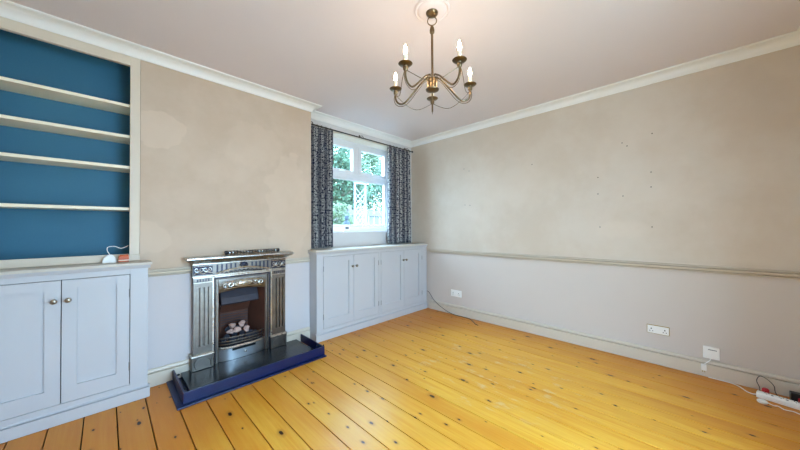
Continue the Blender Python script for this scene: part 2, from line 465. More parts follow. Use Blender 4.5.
# ------------------------------------------------------------------ window
win = sempty('window_1', (2.555, YW, WZ0))
y0, y1 = YW, YW+0.06
fz0 = WZ0+0.018
mb = MB().box(WX0, WX0+0.055, y0, y1, fz0, WZ1).box(WX1-0.055, WX1, y0, y1, fz0, WZ1)
mb.box(WX0+0.055, WX1-0.055, y0, y1, fz0, fz0+0.06).box(WX0+0.055, WX1-0.055, y0, y1, WZ1-0.05, WZ1)
mb.build('frame', 'upvc', win, bevel=0.004)
XM = 2.555; ZT = 1.985
box(WX0+0.055, WX1-0.055, y0+0.002, y1, ZT-0.03, ZT+0.03).build('transom', 'upvc', win, bevel=0.004)
box(XM-0.03, XM+0.03, y0+0.002, y1, ZT+0.03, WZ1-0.05).build('mullion', 'upvc', win, bevel=0.004)
def light(x0, x1, z0, z1, fr, yy, name, handle=False):
    m = MB().box(x0, x0+fr, yy, y1-0.005, z0, z1).box(x1-fr, x1, yy, y1-0.005, z0, z1).box(x0+fr, x1-fr, yy, y1-0.005, z0, z0+fr).box(x0+fr, x1-fr, yy, y1-0.005, z1-fr, z1)
    s = m.build(name, 'upvc', win, bevel=0.005)
    box(x0+fr-0.002, x1-fr+0.002, y1-0.03, y1-0.018, z0+fr-0.002, z1-fr+0.002).build('glass_pane', 'glass', s)
    if handle:
        xm = (x0+x1)/2
        MB().box(xm-0.015, xm+0.015, yy-0.018, yy, z0+0.015, z0+0.035).box(xm-0.015, xm+0.075, yy-0.034, yy-0.018, z0+0.018, z0+0.032).build('handle', 'white_plastic', s, bevel=0.004)
light(WX0+0.057, XM-0.032, ZT+0.032, WZ1-0.052, 0.046, y0-0.012, 'casement', True)
light(XM+0.032, WX1-0.057, ZT+0.032, WZ1-0.052, 0.046, y0-0.012, 'casement', True)
light(WX0+0.057, WX1-0.057, fz0+0.062, ZT-0.032, 0.026, y0+0.012, 'fixed_light')
box(WX0, WX1, YA-0.012, YW+0.03, WZ0, WZ0+0.018).build('sill', 'upvc', win, bevel=0.004)
for k in range(16):                                  # narrow boards lining the head of the opening
    a = WX0 + k*(WX1-WX0)/16
    box(a+0.002, a+(WX1-WX0)/16-0.002, YA, YW, WZ1, WZ1+0.012).build('soffit_board', 'frame_white', win, bevel=0.003, segs=1)

struct(box(-4, 6, YF-6, YF-0.25, -0.25, -0.15).build('fill_paving', 'trim'))  # added unseen paving, bounces sky light up through the added window
# added window behind the camera, invented to let in fill light
d = sempty('fill_window', ((BW[0]+BW[1])/2, YF-0.12, BW[2]))
mb = MB()
for xx in (BW[0], BW[1]-0.05): mb.box(xx, xx+0.05, YF-0.15, YF-0.08, BW[2], BW[3])
for zz in (BW[2], BW[3]-0.05): mb.box(BW[0]+0.05, BW[1]-0.05, YF-0.15, YF-0.08, zz, zz+0.05)
mb.build('frame', 'upvc', d)
box(BW[0]+0.05, BW[1]-0.05, YF-0.12, YF-0.11, BW[2]+0.05, BW[3]-0.05).build('glass_pane', 'glass', d)

# ------------------------------------------------------------------ bookcase in the alcove
bc = thing('alcove_bookcase', (-0.22, 3.14, 1.0), 'built-in alcove bookcase with deep blue back and four cream shelves', 'bookcase')
yf = YB-0.004
mb = MB().box(0.127, 0.184, yf, yf+0.03, 1.05, 2.568).box(-0.62, -0.56, yf, yf+0.03, 1.05, 2.568)
mb.box(-0.56, 0.127, yf, yf+0.03, 2.497, 2.568)
mb.box(0.123, 0.186, yf-0.006, yf+0.03, 1.003, 1.05).box(-0.62, -0.556, yf-0.006, yf+0.03, 1.003, 1.05)
mb.build('face_frame', 'frame_white', bc, bevel=0.002)
box(-0.556, 0.123, yf, yf+0.022, 1.003, 1.056).build('bottom_rail', 'frame_white', bc, bevel=0.002)
box(-0.61, 0.176, 3.268, 3.29, 1.003, 2.60).build('back_panel', 'blue', bc)
box(0.140, 0.182, yf+0.031, 3.267, 1.003, 2.60).build('side_panel', 'blue', bc)
box(-0.618, -0.575, yf+0.031, 3.267, 1.003, 2.60).build('side_panel', 'blue', bc)
for zt in (2.206, 1.967, 1.730, 1.411):
    box(-0.574, 0.139, yf+0.032, 3.266, zt-0.022, zt).build('shelf', 'cream', bc, bevel=0.002)

# ------------------------------------------------------------------ cabinets
def knob(x, z, yface, parent):
    MB().lathe([(0.006, 0), (0.006, -0.012), (0.009, -0.016), (0.0155, -0.022), (0.0165, -0.028), (0.014, -0.034), (0.007, -0.0375), (0.001, -0.038)], (x, yface, z), 14, 'y').build('knob', 'knob_metal', parent, smooth=True)
def cabinet(root, x0, x1, yface, yback, bays, zr0, zr1, side_l, ends, top_over):
    """bays: list of (x0, split, x1)"""
    mb = MB(); fx = x0
    for (a, s, b) in bays:
        mb.box(fx, a-0.0038, yface, yface+0.022, 0.09, 0.957); fx = b+0.0038
        mb.box(a-0.0038, b+0.0038, yface, yface+0.022, zr1+0.0038, 0.957).box(a-0.0038, b+0.0038, yface, yface+0.022, 0.09, zr0-0.0038)
    mb.box(fx, x1, yface, yface+0.022, 0.09, 0.957)
    mb.build('face_frame', 'cab', root, bevel=0.001, segs=1)
    box(x0, x0+0.018, yface+0.022, yback, 0.0, 0.957).build('side_panel', 'cab', root)
    box(x1-0.018, x1, yface+0.022, yback, 0.0, 0.957).build('side_panel', 'cab', root)
    box(x0+0.018, x1-0.018, yface+0.06, yface+0.07, 0.0, 0.957).build('back_panel', 'dark_gap', root)  # near-black sheet close behind the doors, added to paint their gaps dark
    # plinth with small moulded top edge
    mb = MB(); xl = x0-(0.010 if side_l else 0); xr = x1+ends
    prof = [(yface-0.012, 0.003), (yface-0.012, 0.076), (yface+0.004, 0.078), (yface+0.004, 0.083), (yface-0.009, 0.085), (yface-0.003, 0.092), (yface+0.02, 0.092), (yface+0.02, 0.003)]
    mb.prism(prof, 'x', xl, xr).build('plinth', 'cab', root)
    # worktop: slab with rounded nose and a cove under it
    o = top_over
    prof = [(yface-0.026, 0.982), (yface-0.028, 0.991), (yface-0.026, 1.0), (yback, 1.0), (yback, 0.982)]
    t = MB().prism(prof, 'x', x0-(0.022 if side_l else 0), x1+o).build('worktop', 'cabtop', root, bevel=0.002)
    xs0, xs1 = x0-(0.014 if side_l else 0), x1+o*0.6
    prof = [(yface-0.001, 0.957), (yface-0.006, 0.957), (yface-0.012, 0.966), (yface-0.018, 0.976), (yface-0.019, 0.982), (yback-0.002, 0.982), (yback-0.002, 0.957)]
    MB().prism(prof, 'x', xs0, xs1).build('moulding', 'cab', t)
    for (a, s, b) in bays:
        for k, (p, q) in enumerate(((a, s-0.0024), (s+0.0024, b))):
            z0, z1 = zr0, zr1; st, rt_, rb = 0.066, 0.058, 0.098
            mb = MB().box(p, p+st, yface-0.001, yface+0.02, z0, z1).box(q-st, q, yface-0.001, yface+0.02, z0, z1)
            mb.box(p+st, q-st, yface-0.001, yface+0.02, z1-rt_, z1).box(p+st, q-st, yface-0.001, yface+0.02, z0, z0+rb)
            dr = mb.build('door', 'cab', root)
            box(p+st-0.001, q-st+0.001, yface+0.013, yface+0.018, z0+rb-0.001, z1-rt_+0.001).build('door_panel', 'cab', dr)
            knob(s + (-0.030 if k == 0 else 0.030), 0.790, yface-0.001, dr)
            hx = a-0.001 if k == 0 else b+0.001
            for hz in (z0+0.13, z1-0.13):
                MB().lathe([(0.0045, -0.03), (0.0045, 0.03)], (hx, yface-0.002, hz), 8).build('hinge', 'hinge_metal', dr, smooth=True)
lc = thing('alcove_cabinet', (-0.2, 2.95, 0), 'pale grey two-door base cabinet below the blue bookcase', 'cabinet')
cabinet(lc, -0.618, 0.222, 2.85, 3.003, [(-0.518, -0.198, 0.122)], 0.130, 0.917, False, 0.012, 0.022)
box(-0.616, 0.184, 3.004, 3.29, 0.93, 0.999).build('worktop_back', 'cabtop', lc)
wc = thing('window_cabinet', (2.55, 3.0, 0), 'long pale grey four-door cabinet under the curtained window', 'cabinet')
cabinet(wc, 1.608, 3.497, 2.85, 3.003, [(1.693, 2.105, 2.502), (2.547, 2.985, 3.380)], 0.130, 0.922, True, 0.0, 0.0)
box(1.634, 3.515, 3.004, 3.18, 0.93, 0.999).build('worktop_back', 'cabtop', wc)

# ------------------------------------------------------------------ fireplace
CX = 0.907
fp = thing('fireplace', (CX, 2.95, 0.05), 'ornate burnished cast-iron fireplace with fluted pilasters and mantel shelf', 'fireplace')
def rect(x0, x1, yfr, z): return [(x0, yfr, z), (x1, yfr, z), (x1, 3.006, z), (x0, 3.006, z)]
mb = MB().rings([rect(CX-.402, CX+.402, 2.925, .948), rect(CX-.405, CX+.405, 2.918, .954), rect(CX-.418, CX+.418, 2.900, .962), rect(CX-.436, CX+.436, 2.876, .972),
                 rect(CX-.440, CX+.440, 2.872, .978), rect(CX-.443, CX+.443, 2.856, .984), rect(CX-.448, CX+.448, 2.850, .990), rect(CX-.448, CX+.448, 2.850, .999), rect(CX-.444, CX+.444, 2.854, 1.005)])
mb.build('mantel_shelf', 'iron_bright', fp)
fr = box(CX-.396, CX+.396, 2.938, 3.006, .835, .947).build('frieze', 'iron', fp, bevel=.002)
MB().box(CX-.399, CX+.399, 2.930, 2.94, .830, .842).box(CX-.399, CX+.399, 2.930, 2.94, .936, .947).build('frieze_bead', 'iron_bright', fr, bevel=.003)
def spiral(cx, cz, r, turns, a0, y, sgn=1, n=26):
    out = []
    for i in range(n):
        t = i/(n-1); a = a0+sgn*turns*2*PI*t; q = r*(1-0.82*t)
        out.append((cx+q*math.cos(a), y, cz+q*math.sin(a)))
    return out
for s in (-1, 1):                                    # scrollwork panels at the frieze ends
    xc = CX+s*.322
    box(xc-.070, xc+.070, 2.9345, 2.939, .850, .930).build('scroll_ground', 'iron_dark', fr)
    mb = MB()
    for k, dx in enumerate((-.046, -.016, .016, .046)):
        mb.tube(spiral(xc+dx, .896, .021, 1.3, PI*(k % 2), 2.931, 1 if k % 2 else -1), .0034, 6)
    mb.tube(bez([(xc-.066, 2.931, .862), (xc-.03, 2.931, .872), (xc, 2.931, .860), (xc+.03, 2.931, .872), (xc+.066, 2.931, .862)], 5), .004, 6)
    mb.tube([(xc-.066, 2.931, .924), (xc+.066, 2.931, .924)], .0032, 6)
    mb.build('scroll_ornament', 'iron_bright', fr, smooth=True)
for k in range(-6, 7):                               # radiating flutes of the frieze, cut off by the swag arch
    if abs(k) < 2: continue
    xx = CX+k*.036
    zb = .905-.0021*(abs(k)**2) + .004
    box(xx-.007, xx+.007, 2.9352, 2.939, max(.848, zb-.012), .930).build('flute', 'iron_dark', fr)
mb = MB().tube(bez([(CX-.235, 2.933, .850), (CX-.12, 2.931, .875), (CX, 2.930, .890), (CX+.12, 2.931, .875), (CX+.235, 2.933, .850)], 8), .0055, 6)
mb.build('swag_arch', 'iron_bright', fr, smooth=True)
mb = MB()
for k in range(-4, 5):
    a = CX+k*.036
    mb.tube(bez([(a-.014, 2.932, .852-.0006*k*k), (a, 2.930, .868-.001*k*k), (a+.014, 2.932, .852-.0006*k*k)], 4), .004, 5)
mb.build('leaf_swag', 'iron_dark', fr, smooth=True)
mb = MB().lathe([(.030, 0), (.030, -.004), (.020, -.008), (.009, -.012), (.001, -.013)], (CX, 2.938, .910), 16, 'y')
for k in range(8):
    a = k*PI/4
    mb.lathe([(.009, 0), (.009, -.006), (.004, -.010)], (CX+.030*math.cos(a), 2.937, .910+.022*math.sin(a)), 8, 'y')
mb.build('rosette', 'iron_dark', fr, smooth=True)
for s in (-1, 1):                                    # pilasters
    xa, xb = sorted((CX+s*.390, CX+s*.256)); wv = xb-xa
    poly = [(xa, 3.006), (xa, 2.930)]
    for g in (0.26, 0.5, 0.74):
        gx = xa+wv*g
        poly += [(gx-.011, 2.930), (gx-.007, 2.941), (gx+.007, 2.941), (gx+.011, 2.930)]
    poly += [(xb, 2.930), (xb, 3.006)]
    p = MB().prism(poly, 'z', .245, .745).build('pilaster', 'iron', fp)
    box(xa, xb, 2.930, 3.006, .178, .245).build('pilaster_foot', 'iron', p)
    box(xa, xb, 2.930, 3.006, .745, .830).build('pilaster_head', 'iron', p)
    MB().box(xa-.003, xb+.003, 2.924, 2.932, .782, .789).box(xa-.003, xb+.003, 2.924, 2.932, .822, .830).build('head_band', 'iron_bright', p, bevel=.002)
    for k in range(5):
        gx = xa+wv*(.2+.15*k)
        box(gx-.0045, gx+.0045, 2.9265, 2.931, .793, .818).build('dentil', 'iron_dark', p)
    ba, bb = xa-.016, xb+.010
    b = box(ba, bb, 2.918, 3.006, .051, .168).build('base_block', 'iron', fp, bevel=.004)
    MB().prism([(2.912, .166), (2.910, .172), (2.914, .178), (2.926, .186), (3.006, .186), (3.006, .166)], 'x', ba-.003, bb+.003).build('base_moulding', 'iron_bright', b, bevel=.002)
    MB().tube(bez([(ba+.03, 2.917, .07), (ba+.02, 2.915, .12), (ba+.06, 2.914, .15), (bb-.03, 2.915, .13), (bb-.02, 2.917, .07)], 6), .004, 6).build('base_relief', 'iron', b, smooth=True)
def uframe(x, w_, zt, y_a, y_b):
    m = MB().box(CX-x, CX-x+w_, y_a, y_b, .051, zt).box(CX+x-w_, CX+x, y_a, y_b, .051, zt).box(CX-x+w_, CX+x-w_, y_a, y_b, zt-w_, zt)
    return m
uframe(.256, .014, .829, 2.928, 3.006).build('outer_moulding', 'iron_bright', fp, bevel=.003)
uframe(.242, .012, .815, 2.950, 3.006).build('shadow_groove', 'iron_dark', fp)
uframe(.230, .010, .803, 2.940, 3.006).build('inner_moulding', 'iron', fp, bevel=.003)
for s in (-1, 1):
    mb = MB()
    for k in range(36):
        mb.lathe([(.0045, 0), (.0045, -.003), (.001, -.006)], (CX+s*.236, 2.950, .07+k*.0205), 6, 'y')
    mb.build('bead_moulding', 'iron', fp, smooth=True)['kind'] = 'stuff'
# register plate sides and the hood above the opening
for s in (-1, 1):
    xa, xb = sorted((CX+s*.220, CX+s*.203))
    box(xa, xb, 2.958, 3.006, .051, .793).build('register_side', 'iron', fp)
N = 12; top = []; bot = []
hood = MB()
ra, rb = [], []
for k in range(N+1):
    t = k/N; xx = CX-.203+.406*t; zb = .668+.020*math.sin(PI*t)
    ra.append([(xx, 2.950, .793), (xx, 2.944, .74), (xx, 2.956, .70), (xx, 2.962, zb), (xx, 2.976, zb), (xx, 2.990, .70), (xx, 2.990, .793)])
hood.rings(ra)
ho = hood.build('hood', 'iron', fp, smooth=True)
mb = MB()
el = [(CX+.072*math.cos(2*PI*k/28), 2.944, .738+.021*math.sin(2*PI*k/28)) for k in range(28)]
mb.tube(el, .006, 6, loop=True)
for s in (-1, 1):
    mb.tube(spiral(CX+s*.108, .738, .026, 1.4, PI/2, 2.944, s), .005, 6)
    mb.tube(spiral(CX+s*.155, .730, .024, 1.4, -PI/2, 2.944, -s), .005, 6)
    mb.tube(bez([(CX, 2.944, .772), (CX+s*.06, 2.944, .770), (CX+s*.11, 2.944, .764), (CX+s*.17, 2.944, .766)], 5), .004, 6)
    mb.tube(bez([(CX, 2.947, .704), (CX+s*.05, 2.946, .708), (CX+s*.11, 2.947, .702), (CX+s*.16, 2.949, .700)], 5), .004, 6)
mb.build('scroll_ornament', 'iron_bright', ho, smooth=True)
mb = MB().lathe([(.068, 0), (.060, -.006), (.030, -.010), (.001, -.011)], (0, 0, 0), 24, 'y')
mb.v = [(CX+x_, 2.947+y_, .738+z_*.28) for x_, y_, z_ in mb.v]
mb.build('cartouche', 'iron_bright', ho, smooth=True)
# firebox: splayed cheeks, back, floor
yo, yb_ = 2.975, 3.33
def quad(pts, th=None):
    m = MB(); m.f.append(tuple(m.add(pts))); return m
ch = MB().rings([[(CX-.203, yo, .051), (CX-.203, yo, .69), (CX-.199, yo, .69), (CX-.199, yo, .051)], [(CX-.130, 3.22, .051), (CX-.130, 3.22, .69), (CX-.126, 3.225, .69), (CX-.126, 3.225, .051)]])
ch.build('fire_cheek', 'rust', fp)
ch = MB().rings([[(CX+.203, yo, .051), (CX+.203, yo, .69), (CX+.199, yo, .69), (CX+.199, yo, .051)], [(CX+.130, 3.22, .051), (CX+.130, 3.22, .69), (CX+.126, 3.225, .69), (CX+.126, 3.225, .051)]])
ch.build('fire_cheek', 'rust', fp)
fb = MB().prism([(3.225, .051), (3.225, .42), (3.12, .56), (3.12, .575), (3.24, .44), (3.24, .051)], 'x', CX-.130, CX+.130).build('fire_back', 'rust', fp)
for k in range(5):
    MB().tube([(CX-.124, 3.222-.0*k, .40+k*.002-.028*k), (CX+.124, 3.222, .40+k*.002-.028*k)], .004, 6).build('back_rib', 'soot', fb, smooth=True)
MB().prism([(3.04, .60), (3.02, .545), (3.05, .530), (3.12, .56), (3.13, .60), (3.08, .68)], 'x', CX-.165, CX+.165).build('smoke_canopy', 'soot', fp, bevel=.008)
box(CX-.197, CX+.197, yo, 3.3, .69, .698).build('throat_plate', 'soot', fp)
box(CX-.19, CX+.19, 2.985, 3.22, .150, .165).build('fire_bed', 'soot', fp)
# grate front: bowed bars
def bow(z, depth, half, y_, n=14): return [(CX+half*(2*k/n-1), y_-depth*(1-(2*k/n-1)**4), z) for k in range(n+1)]
gr = MB().rings([[(p[0], p[1], .160), (p[0], p[1]-.006, .168), (p[0], p[1], .178), (p[0], p[1]+.016, .178), (p[0], p[1]+.016, .160)] for p in bow(0, .050, .200, 2.975)]).build('grate', 'iron_bright', fp, smooth=True)
for z, dp in ((.198, .047), (.222, .045), (.252, .040)):
    MB().tube(bow(z, dp, .192, 2.985), .0065, 8).build('grate_bar', 'iron', gr, smooth=True)
for k in range(-5, 6):
    xx = CX+k*.034; yy = 2.985-.045*(1-(k*.034/.192)**4)
    MB().tube([(xx, yy+.004, .175), (xx, yy+.006, .25)], .004, 6).build('grate_upright', 'iron_dark', gr, smooth=True)
pan = MB().rings([[(p[0], p[1], .052), (p[0], p[1], .158), (p[0], p[1]+.008, .158), (p[0], p[1]+.008, .052)] for p in bow(0, .034, .198, 2.972)]).build('ash_pan_cover', 'steel_plate', fp, smooth=True)
box(CX-.095, CX+.105, 2.9345, 2.941, .134, .154).build('vent_slot', 'dark_gap', pan)
MB().lathe([(.006, 0), (.006, -.010), (.012, -.014), (.012, -.020), (.004, -.024)], (CX+.01, 2.938, .106), 12, 'y').build('knob', 'iron_bright', pan, smooth=True)

# coals heaped in the grate
def rock(r):
    import bmesh
    b = bmesh.new(); bmesh.ops.create_icosphere(b, subdivisions=2, radius=r)
    ph = [random.uniform(0, 6) for _ in range(6)]
    for v in b.verts:
        k = 1+.28*math.sin(v.co.x/r*2.9+ph[0])+.26*math.sin(v.co.y/r*3.7+ph[1])+.25*math.sin(v.co.z/r*3.3+ph[2])+random.uniform(-.12, .12)
        v.co *= k; v.co.z *= .8
    m = MB(); m.v = [tuple(v.co) for v in b.verts]; m.f = [tuple(q.index for q in f.verts) for f in b.faces]
    b.free(); return m
coals = []
spots = [(-.13, 3.02, .195), (-.07, 3.00, .19), (0, 2.995, .19), (.07, 3.00, .195), (.13, 3.02, .195), (-.10, 3.09, .20), (-.03, 3.08, .20), (.04, 3.08, .20), (.11, 3.09, .20),
         (-.08, 3.05, .255), (-.015, 3.04, .262), (.055, 3.045, .255), (-.045, 3.09, .29), (.03, 3.09, .295), (-.005, 3.12, .25), (.07, 3.13, .25), (-.08, 3.13, .25)]
for k, (dx, yy, zz) in enumerate(spots):
    m = rock(.028); m.v = [(CX+dx+p[0], yy+.012+p[1], zz+.016+p[2]) for p in m.v]
    pale = k in (9, 10, 11, 12, 13)
    o = m.build('coal', 'coal_pale' if pale else 'coal_dark', smooth=False)
    tag(o, 'pale ash-pink coal on top of the heap in the fire grate' if pale else 'dark coal low in the heap in the fire grate', 'coal', 'pale coals in the grate' if pale else 'dark coals in the grate')

# hearth and fender
tag(box(.440, 1.445, 2.585, 3.004, 0.0, .050).build('hearth', 'slate', bevel=.003), 'dark slate hearth slab in front of the fireplace', 'hearth')
fe = thing('fender', (.93, 2.5, 0), 'navy black metal fender box around the hearth', 'fender')
MB().box(.347, 1.506, 2.478, 2.584, .0005, .012).box(.347, .439, 2.584, 2.988, .0005, .012).box(1.446, 1.504, 2.584, 2.83, .0005, .012).build('base_plate', 'fender', fe, bevel=.003)
box(.386, 1.503, 2.512, 2.524, .012, .092).build('front_panel', 'fender', fe, bevel=.002)
box(.386, .398, 2.524, 2.985, .012, .092).build('side_panel', 'fender', fe, bevel=.002)
box(1.491, 1.503, 2.524, 2.985, .012, .092).build('side_panel', 'fender', fe, bevel=.002)
for (bx, by) in ((.406, 2.62), (.406, 2.90), (1.483, 2.62), (1.483, 2.94)):
    MB().lathe([(.005, -.012), (.007, 0), (.009, .008), (.003, .016)], (bx, by, .074), 10, 'x' if bx < 1 else 'x').build('bolt', 'black_metal', fe, smooth=True)
MB().tube([(1.497, 2.524, .092), (1.497, 2.520, .100), (1.497, 2.520, .108)], .006, 8).build('corner_stud', 'black_metal', fe, smooth=True)

# twisted bar on the mantel
tb = MB(); L0, L1, yy, zz = .765, 1.232, 2.955, 1.026
for ph in (0, PI):
    path = []
    for k in range(161):
        t = k/160; a = ph+t*2*PI*9
        path.append((L0+(L1-L0)*t, yy+0.0125*math.cos(a), zz+.0125*math.sin(a)))
    tb.tube(path, .006, 6)
tbo = thing('twisted_iron_bar', ((L0+L1)/2, yy, 1.006), 'black rope-twist iron bar lying on the mantel shelf', 'bar')
tb.build('twisted_rod', 'wrought', tbo, smooth=True)
MB().tube([(L0, yy, zz), (L1, yy, zz)], .010, 8).build('core_rod', 'black_metal', tbo, smooth=True)
for xx in (L0, L1):
    MB().lathe([(.016, -.012), (.0195, -.006), (.0195, .006), (.016, .012)], (xx, yy, zz), 12, 'x').build('end_collar', 'black_metal', tbo, smooth=True)

# ------------------------------------------------------------------ curtains and pole
def curtain(x0, x1, folds, ph, label):
    n = folds*12; rows = 14; mb = MB(); zt, zb = 2.452, 1.012
    base = 3.095; grid = []; us = []
    u = 0; prev = None
    for k in range(n+1):
        t = k/n
        yy = base+.030*math.sin(t*folds*2*PI+ph)+.008*math.sin(t*folds*3.7+ph*2)
        xx = x0+(x1-x0)*t+.007*math.sin(t*folds*4*PI+ph)
        if prev: u += math.hypot(xx-prev[0], yy-prev[1])
        prev = (xx, yy); us.append(u)
        grid.append((xx, yy))
    ids = []
    for r in range(rows+1):
        s = r/rows; z = zt+(zb-zt)*s
        pinch = .72+.28*min(1, s*3)
        ids.append(mb.add([(gx+.004*math.sin(s*5+k*.13), base+(gy-base)*pinch+.004*math.sin(s*7+k*.3), z) for k, (gx, gy) in enumerate(grid)]))
    for r in range(rows):
        for k in range(n): mb.f.append((ids[r][k], ids[r][k+1], ids[r+1][k+1], ids[r+1][k]))
    o = thing('curtain', ((x0+x1)/2, base, zb), label, 'curtain', 'window curtains')
    c = mb.build('cloth', 'curtain', o, smooth=True)
    me = c.data; uvl = me.uv_layers.new(name='UVMap')
    per = n+1
    for lp in me.loops:
        v = lp.vertex_index; uvl.data[lp.index].uv = (us[v % per], me.vertices[v].co.z)
    md = c.modifiers.new('thickness', 'SOLIDIFY'); md.thickness = .003
    for k in range(folds):
        cx_ = x0+(x1-x0)*(k+.5)/folds
        ring = [(cx_, base+.015*math.cos(2*PI*j/14), 2.4655+.015*math.sin(2*PI*j/14)) for j in range(14)]
        MB().tube(ring, .002, 5, loop=True).build('ring', 'pole', o, smooth=True)
    return o
curtain(1.660, 1.965, 5, 0.4, 'navy and white patterned curtain beside the chimney breast')
curtain(2.915, 3.405, 7, 1.3, 'navy and white patterned curtain next to the long bare wall')
cp = thing('curtain_pole', (2.55, 3.095, 2.44), 'thin dark metal curtain pole above the window', 'curtain pole')
MB().tube([(1.645, 3.095, 2.4655), (3.43, 3.095, 2.4655)], .008, 10).build('rod', 'pole', cp, smooth=True)
MB().lathe([(.008, 0), (.013, .004), (.016, .016), (.010, .028), (.002, .032)], (3.43, 3.095, 2.4655), 12, 'x').build('finial', 'pole', cp, smooth=True)
for bx in (2.45, 3.36, 1.70):
    MB().box(bx-.009, bx+.009, YA-.006, YA-.0005, 2.495, 2.53).tube([(bx, YA-.006, 2.512), (bx, 3.12, 2.505), (bx, 3.10, 2.485), (bx, 3.095, 2.475)], .004, 6).build('bracket', 'pole', cp)

# things on the window sill
g = thing('sill_thermometer', (2.285, 3.26, WZ0+.018), 'small white device with grey screen on the window sill', 'device')
box(2.245, 2.335, 3.25, 3.275, WZ0+.019, WZ0+.085).build('case', 'white_plastic', g, bevel=.004)
box(2.262, 2.318, 3.2475, 3.2515, WZ0+.045, WZ0+.077).build('screen', 'grey_plastic', g)

# ------------------------------------------------------------------ ceiling rose and chandelier
QX, QY = 1.450, 1.130
rose = MB().lathe([(.112, 0), (.112, -.008), (.104, -.014), (.094, -.010), (.088, -.016), (.070, -.020), (.030, -.022)], (QX, QY, ZC), 40)
tag(rose.build('ceiling_rose', 'ceiling', smooth=True), 'round white plaster ceiling rose above the chandelier', 'ceiling rose')
chd = thing('chandelier', (QX, QY, 2.06), 'antique brass five-arm chandelier with lit candle bulbs', 'chandelier')
MB().lathe([(.004, -.047), (.016, -.045), (.031, -.037), (.038, -.029), (.039, -.0225)], (QX, QY, ZC), 24).build('ceiling_cup', 'antique', chd, smooth=True)
vd = Vector((QX, QY)).normalized(); sd = Vector((vd.y, -vd.x))
MB().tube([(QX+sd.x*.0285*math.cos(a), QY+sd.y*.0285*math.cos(a), 2.5655+.0285*math.sin(a)) for a in [2*PI*k/24 for k in range(24)]], .0032, 8, loop=True).build('hanging_ring', 'antique', chd, smooth=True)
MB().lathe([(.006, 2.486), (.013, 2.487), (.0155, 2.492), (.0155, 2.498), (.0135, 2.499), (.0135, 2.503), (.0155, 2.504), (.0155, 2.509), (.0135, 2.510), (.0135, 2.513), (.012, 2.522), (.008, 2.532), (.003, 2.536)], (QX, QY, 0), 16).build('collar', 'antique', chd, smooth=True)
MB().lathe([(.0075, 2.195), (.0075, 2.488)], (QX, QY, 0), 12).build('stem', 'antique', chd, smooth=True)
MB().lathe([(.004, 2.112), (.020, 2.114), (.040, 2.121), (.043, 2.127), (.036, 2.131), (.033, 2.134), (.033, 2.188), (.036, 2.190), (.034, 2.194), (.012, 2.200), (.008, 2.205)], (QX, QY, 0), 24).build('hub', 'antique', chd, smooth=True)
ANG0 = math.atan2(vd.y, vd.x); RA = .258
ends = []
for k in range(5):
    a = ANG0+k*2*PI/5; ca, sa = math.cos(a), math.sin(a)
    def P(r, z): return (QX+ca*r, QY+sa*r, z)
    path = bez([P(.020, 2.205), P(.028, 2.212), P(.045, 2.202), P(.075, 2.182), P(.12, 2.140), P(.17, 2.092), P(.205, 2.072), P(.238, 2.082), P(.256, 2.112), P(RA, 2.158)], 6)
    arm = MB().tube(path, .0058, 8).build('arm', 'antique', chd, smooth=True)
    w2 = bez([P(.034, 2.190), P(.06, 2.178), P(.10, 2.138), P(.16, 2.076), P(.205, 2.056), P(.246, 2.068), P(.268, 2.102), P(.264, 2.150)], 6)
    MB().tube(w2, .0022, 6).build('arm_wire', 'antique', arm, smooth=True)
    c = (QX+ca*RA, QY+sa*RA, 0)
    MB().lathe([(.008, 2.142), (.014, 2.150), (.014, 2.166), (.010, 2.170), (.012, 2.174), (.034, 2.177), (.041, 2.184), (.039, 2.186), (.030, 2.180), (.010, 2.179)], c, 24).build('drip_pan', 'antique', arm, smooth=True)
    MB().lathe([(.0115, 2.180), (.0115, 2.236), (.009, 2.238)], c, 16).build('candle_sleeve', 'cream', arm, smooth=True)
    MB().lathe([(.006, 2.238), (.0085, 2.246), (.0105, 2.254), (.0102, 2.263), (.0075, 2.276), (.004, 2.289), (.001, 2.295)], c, 14).build('bulb', 'bulb', arm, smooth=True)
    ends.append((a, c))
for k in range(5):
    a0, a1 = ends[k][0], ends[k][0]+2*PI/5
    pts = []
    for j in range(9):
        t = j/8; a = a0+(a1-a0)*t; r = (RA+.006)*(1-.20*math.sin(PI*t))
        pts.append((QX+r*math.cos(a), QY+r*math.sin(a), 2.150-.075*math.sin(PI*t)))
    MB().tube(bez(pts, 3), .0019, 6).build('swag_wire', 'antique', chd, smooth=True)

# ------------------------------------------------------------------ sockets, cables and plugs
def socket(y0_, y1_, z0_, z1_, edge, label):
    yc = (y0_+y1_)/2
    s = thing('wall_socket', (XR, yc, z0_), label, 'socket', 'double wall sockets')
    box(XR-.010, XR-.0005, y0_, y1_, z0_, z1_).build('back_plate', edge, s, bevel=.002)
    box(XR-.014, XR-.010, y0_+.004, y1_-.004, z0_+.004, z1_-.004).build('face_plate', 'white_plastic', s, bevel=.002)
    zc = (z0_+z1_)/2
    for q in (-1, 1):
        for dy, dz, hh in ((0, .006, .006), (-.010, -.014, .003), (.010, -.014, .003)):
            yy = yc+q*.046+dy; box(XR-.0148, XR-.0139, yy-.0035, yy+.0035, zc+dz-hh, zc+dz+hh).build('pin_hole', 'black_plastic', s)
        box(XR-.0175, XR-.0139, yc+q*.016-.006, yc+q*.016+.006, zc+.004, zc+.024).build('switch', 'white_plastic', s, bevel=.001)
socket(.092, .246, .275, .352, 'brass_yellow', 'double socket with yellowed edge, near the white junction box')
socket(2.235, 2.412, .258, .352, 'white_plastic', 'plain white double socket beside the window cabinet')
jb = thing('junction_box', (XR, -.16, .16), 'white surface box above the skirting with a dangling lead', 'junction box')
box(XR-.030, XR-.0005, -.205, -.112, .160, .255).build('case', 'white_plastic', jb, bevel=.004)
